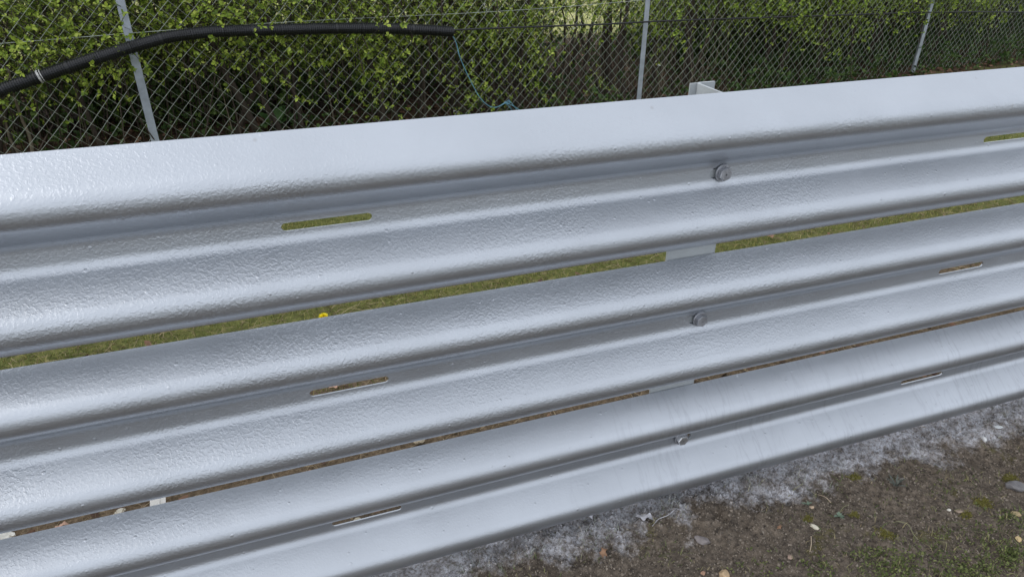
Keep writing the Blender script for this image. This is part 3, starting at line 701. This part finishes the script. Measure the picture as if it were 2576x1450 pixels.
# stones
def stone(name, label, px, py, size, col, flat=.45, rot=0, asp=.7, cat='stone', seed=0, grp=None, z=GZ, rise=.25):
    q = on_ground(px, py, z); rg = np.random.default_rng(seed+900); bm = bmesh.new(); bmesh.ops.create_icosphere(bm, subdivisions=3, radius=1)
    dirs = rg.normal(size=(9, 3)); dirs /= np.linalg.norm(dirs, axis=1)[:, None]; lim = rg.uniform(.55, .9, 9)
    for v in bm.verts:
        p = np.array(v.co)
        for dd, l_ in zip(dirs, lim):
            e = p@dd
            if e > l_: p = p-dd*(e-l_)
        v.co = Vector((p[0]*size, p[1]*size*asp, p[2]*size*flat))
    c, s = math.cos(rot), math.sin(rot)
    for v in bm.verts: x_, y_ = v.co.x, v.co.y; v.co.x = x_*c-y_*s; v.co.y = x_*s+y_*c
    me = bpy.data.meshes.new(name); bm.to_mesh(me); bm.free()
    o = link(name, me, simple(name+'_col', col, .75, 0, 70, .25, .0015, 120)); o.location = (q[0], q[1], float(ground_h(q[0], q[1]))+size*flat*rise)
    return tag(o, label, cat, grp)
for i, a in enumerate([
    ('flat_stone', 'flat grey brown stone lying alone on the soil near the bottom edge', 1767, 1362, .021, (.20, .18, .18), .35, -.9, .62),
    ('tan_stone', 'sandy orange stone cut by the bottom edge of the picture', 1822, 1444, .017, (.50, .36, .22), .5, 1.2, .7),
    ('white_chip', 'narrow cream white stone chip in the middle of the bare soil', 2048, 1324, .013, (.62, .58, .48), .5, -1.0, .45),
    ('round_pebble', 'small rounded tan pebble among tiny grey leaves', 2041, 1274, .008, (.50, .38, .27), .7, .3, .85),
    ('white_pebble', 'white pebble on the soil near the right edge, below the overspray', 2479, 1094, .011, (.62, .63, .64), .6, .4, .85),
    ('white_flake', 'thin long white flake on the grey overspray at the right', 2515, 1062, .018, (.55, .58, .60), .3, -.3, .4),
    ('grey_slab', 'largest grey flat stone, cut by the right edge of the picture', 2563, 1210, .033, (.16, .155, .16), .4, -.25, .55),
    ('buff_flake', 'flat pinkish buff stone flush with the soil left of the tiny white crumb of stone', 2417, 1273, .013, (.30, .235, .18), .2, -.2, .5),
    ('pink_chip', 'small pinkish brown chip near the bottom edge', 1987, 1402, .009, (.33, .24, .19), .4, -.5, .8),
    ('orange_pebble', 'orange tan pebble at the right edge in the thin grass', 2559, 1361, .010, (.50, .38, .20), .5, .4, .75),
    ('ochre_stone', 'ochre stone at the right edge between the grey slab and the thin grass', 2559, 1285, .013, (.36, .28, .16), .5, -.4, .7),
    ('rusty_chip', 'tiny rusty orange chip left of the sandy stone at the bottom edge', 1770, 1438, .007, (.36, .22, .15), .5, .2, .8),
    ('white_crumb', 'tiny white stone crumb at the right, next to the buff flake', 2391, 1274, .006, (.65, .62, .56), .6, 0, .8)]):
    stone(*a, seed=i)
# pale stones seen through the narrow gap behind the lowest rail
stone('pale_stone', 'chalky white stone seen in the lower gap at the left edge', 8, 1352, .026, (.68, .66, .60), .5, .2, .7, seed=31, rise=.7)
stone('pale_stone', 'pale half buried stone in the lower gap left of the white plastic piece', 300, 1285, .015, (.55, .52, .44), .4, .2, .7, seed=32, rise=.7)
stone('pale_stone', 'small cream stone in the lower gap near the middle of the picture', 1056, 1112, .018, (.55, .47, .34), .5, .2, .7, seed=33, rise=.6)
stone('pale_stone', 'tiny pale stone showing through the slot of the lowest rail', 897, 1302, .010, (.55, .50, .38), .5, .2, .7, seed=34, rise=.6)
# white slotted board piece
q = on_ground(393, 1264, GZ+.03); wb = empty('white_board', (q[0], q[1], GZ)); tag(wb, 'white slotted plastic piece standing on the ground in the lower gap at the left', 'board')
g = Geo(); x0 = q[0]; y0 = q[1]
g.box(x0-.014, x0+.008, y0, y0+.006, GZ-.03, GZ+.075); g.box(x0+.012, x0+.021, y0, y0+.006, GZ-.03, GZ+.075); g.box(x0+.008+.0002, x0+.012-.0002, y0+.003, y0+.007, GZ-.03, GZ+.060)
g.V = [np.stack([v[:, 0], y0+(v[:, 1]-y0)*1.0-(v[:, 2]-GZ)*.85*-1, GZ+.03+(v[:, 2]-GZ)*.45], 1) for v in g.V]
ob = g.build('panel', simple('white_plastic', (.78, .76, .72), .45, 0, 14, .08), wb)
# fallen leaves
def dead_leaf(px, py, L, label, mat, rot, z=GZ, h=.004):
    q = on_ground(px, py, z); zz = float(ground_h(q[0], q[1]))+h; g = Geo(); V = []; t = np.linspace(0, 1, 12)
    for q_ in t:
        wv = L*.19*math.sin(math.pi*q_)**.7*(1+.45*math.sin(q_*19)); zc_ = .18*L*math.sin(q_*3.1)+.05*L*math.sin(q_*11)
        for s_ in (-1, 0, 1): V.append(((q_-.5)*L, s_*wv, zc_+abs(s_)*L*.07*math.cos(q_*9)))
    V = np.array(V); c, s = math.cos(rot), math.sin(rot); V = np.stack([V[:, 0]*c-V[:, 1]*s+q[0], V[:, 0]*s+V[:, 1]*c+q[1], V[:, 2]+zz], 1)
    g.add(V, Q=[(a*3+b, a*3+b+1, a*3+b+4, a*3+b+3) for a in range(11) for b in (0, 1)]); o = g.build('dead_leaf', mat, None, True); tag(o, label, 'leaf'); return o
DL = simple('dry_leaf_brown', (.24, .14, .085), .8, 0, 60, .35); DP = simple('dry_leaf_pink', (.48, .30, .22), .8, 0, 60, .2); DS = simple('sprayed_leaf', (.50, .50, .54), .6, .2, 80, .4)
dead_leaf(1517, 1396, .040, 'curled orange brown dead leaf on the soil at the bottom, right of the barrier foot', DL, .9)
dead_leaf(1622, 1312, .045, 'dead leaf sprayed silver grey on the painted strip of ground', DS, -.5)
dead_leaf(1478, 1300, .035, 'smaller crumpled leaf sprayed grey close under the lowest rail', DS, -1.1)
dead_leaf(848, 978, .05, 'pinkish brown dead leaf showing through the left slot of the middle rail', DP, .2, h=.012)
dead_leaf(1935, 605, .06, 'upright reddish dead leaf in the grass, seen between the top and middle rails', DL, 1.2, h=.02)
dead_leaf(155, 1320, .032, 'tan dead leaf in the lower gap just right of the chalky white stone', DP, .2, h=.012)
dead_leaf(1960, 1330, .020, 'small curled brown leaf on the bare soil left of the cream white chip', DL, .3)
# loose stalks on the front soil
def stalk(label, pts, r, mat):
    P = np.array([on_ground(a, b, GZ+h) for a, b, h in pts]); P[:, 2] = ground_h(P[:, 0], P[:, 1])+np.array([h for *_, h in pts])
    u_ = np.linspace(0, len(P)-1, len(P)*4); P = np.stack([np.interp(u_, np.arange(len(P)), P[:, i]) for i in range(3)], 1); P[1:-1] = (P[:-2]+P[1:-1]+P[2:])/3
    g = Geo(); g.tube(P, r, 5); tag(g.build('dry_stalk', mat), label, 'stalk', 'dry stalks lying on the bare soil')
MS = simple('pale_stalk', (.42, .34, .25), .7, 0, 90, .2); MS2 = simple('green_stalk', (.22, .22, .12), .7, 0, 90, .2)
stalk('short straight pale stalk below the cream white chip', [(2041, 1346, .004), (2042, 1365, .005), (2038, 1384, .004)], .0012, MS)
stalk('pointed white tipped stalk under the sprayed strip', [(2060, 1238, .003), (2078, 1250, .006), (2090, 1262, .004)], .0010, MS)
stalk('bent pale stalk left of the grass at the lower right', [(2250, 1304, .004), (2262, 1302, .012), (2288, 1308, .012), (2300, 1338, .008), (2312, 1352, .004)], .0009, MS2)
stalk('arching thin stalk below the grey overspray in the middle', [(1985, 1242, .003), (2000, 1222, .012), (2020, 1216, .008)], .0008, MS2)
stalk('long thin stalk leaning over the soil near the bottom right', [(2110, 1292, .003), (2120, 1275, .010), (2136, 1268, .010)], .0007, MS2)
stalk('grey sprayed stalk curving out from under the barrier', [(1700, 1285, .004), (1680, 1300, .012), (1655, 1308, .010), (1640, 1330, .004)], .0009, DS)
# saplings and bare canes at the hedge foot
def cane(label, pts, r, mat, off):
    P = np.array([on_fence(a, b, off) for a, b in pts]); u_ = np.linspace(0, len(P)-1, len(P)*4); P = np.stack([np.interp(u_, np.arange(len(P)), P[:, i]) for i in range(3)], 1); P[1:-1] = (P[:-2]+P[1:-1]+P[2:])/3
    g = Geo(); g.tube(P, np.linspace(r, r*.6, len(P)), 6); tag(g.build('bare_cane', mat, None, True), label, 'cane', 'bare canes at the foot of the hedge')
cane('forked pale cane at the left edge, nearest the first post', [(85, 400), (75, 340), (55, 300), (35, 240), (20, 170)], .009, M_TWIGP, .10)
cane('thin pale cane at the extreme left edge', [(55, 400), (25, 350), (15, 310), (5, 260)], .006, M_TWIGP, .14)
cane('thin upright cane left of the broad leaved plant', [(585, 330), (572, 280), (560, 235), (548, 195)], .004, M_TWIGP, .2)
cane('brown cane behind the fence right of the broad leaved plant', [(845, 330), (838, 290), (830, 250), (815, 200)], .006, M_TWIGP, .3)
cane('thick dark trunk below the end of the pipe', [(1205, 270), (1196, 220), (1188, 170), (1180, 110), (1178, 30)], .035, M_TWIG, .9)
cane('dark trunk standing in the bright gap of the hedge', [(1340, 290), (1332, 220), (1340, 160), (1330, 60)], .035, M_TWIG, 1.0)
cane('dark slender trunk left of the second post', [(1420, 280), (1425, 210), (1440, 150), (1470, 60)], .028, M_TWIG, .8)
cane('thick shaded trunk close to the second post', [(1530, 270), (1525, 200), (1520, 120), (1530, 30)], .045, M_TWIG, .9)
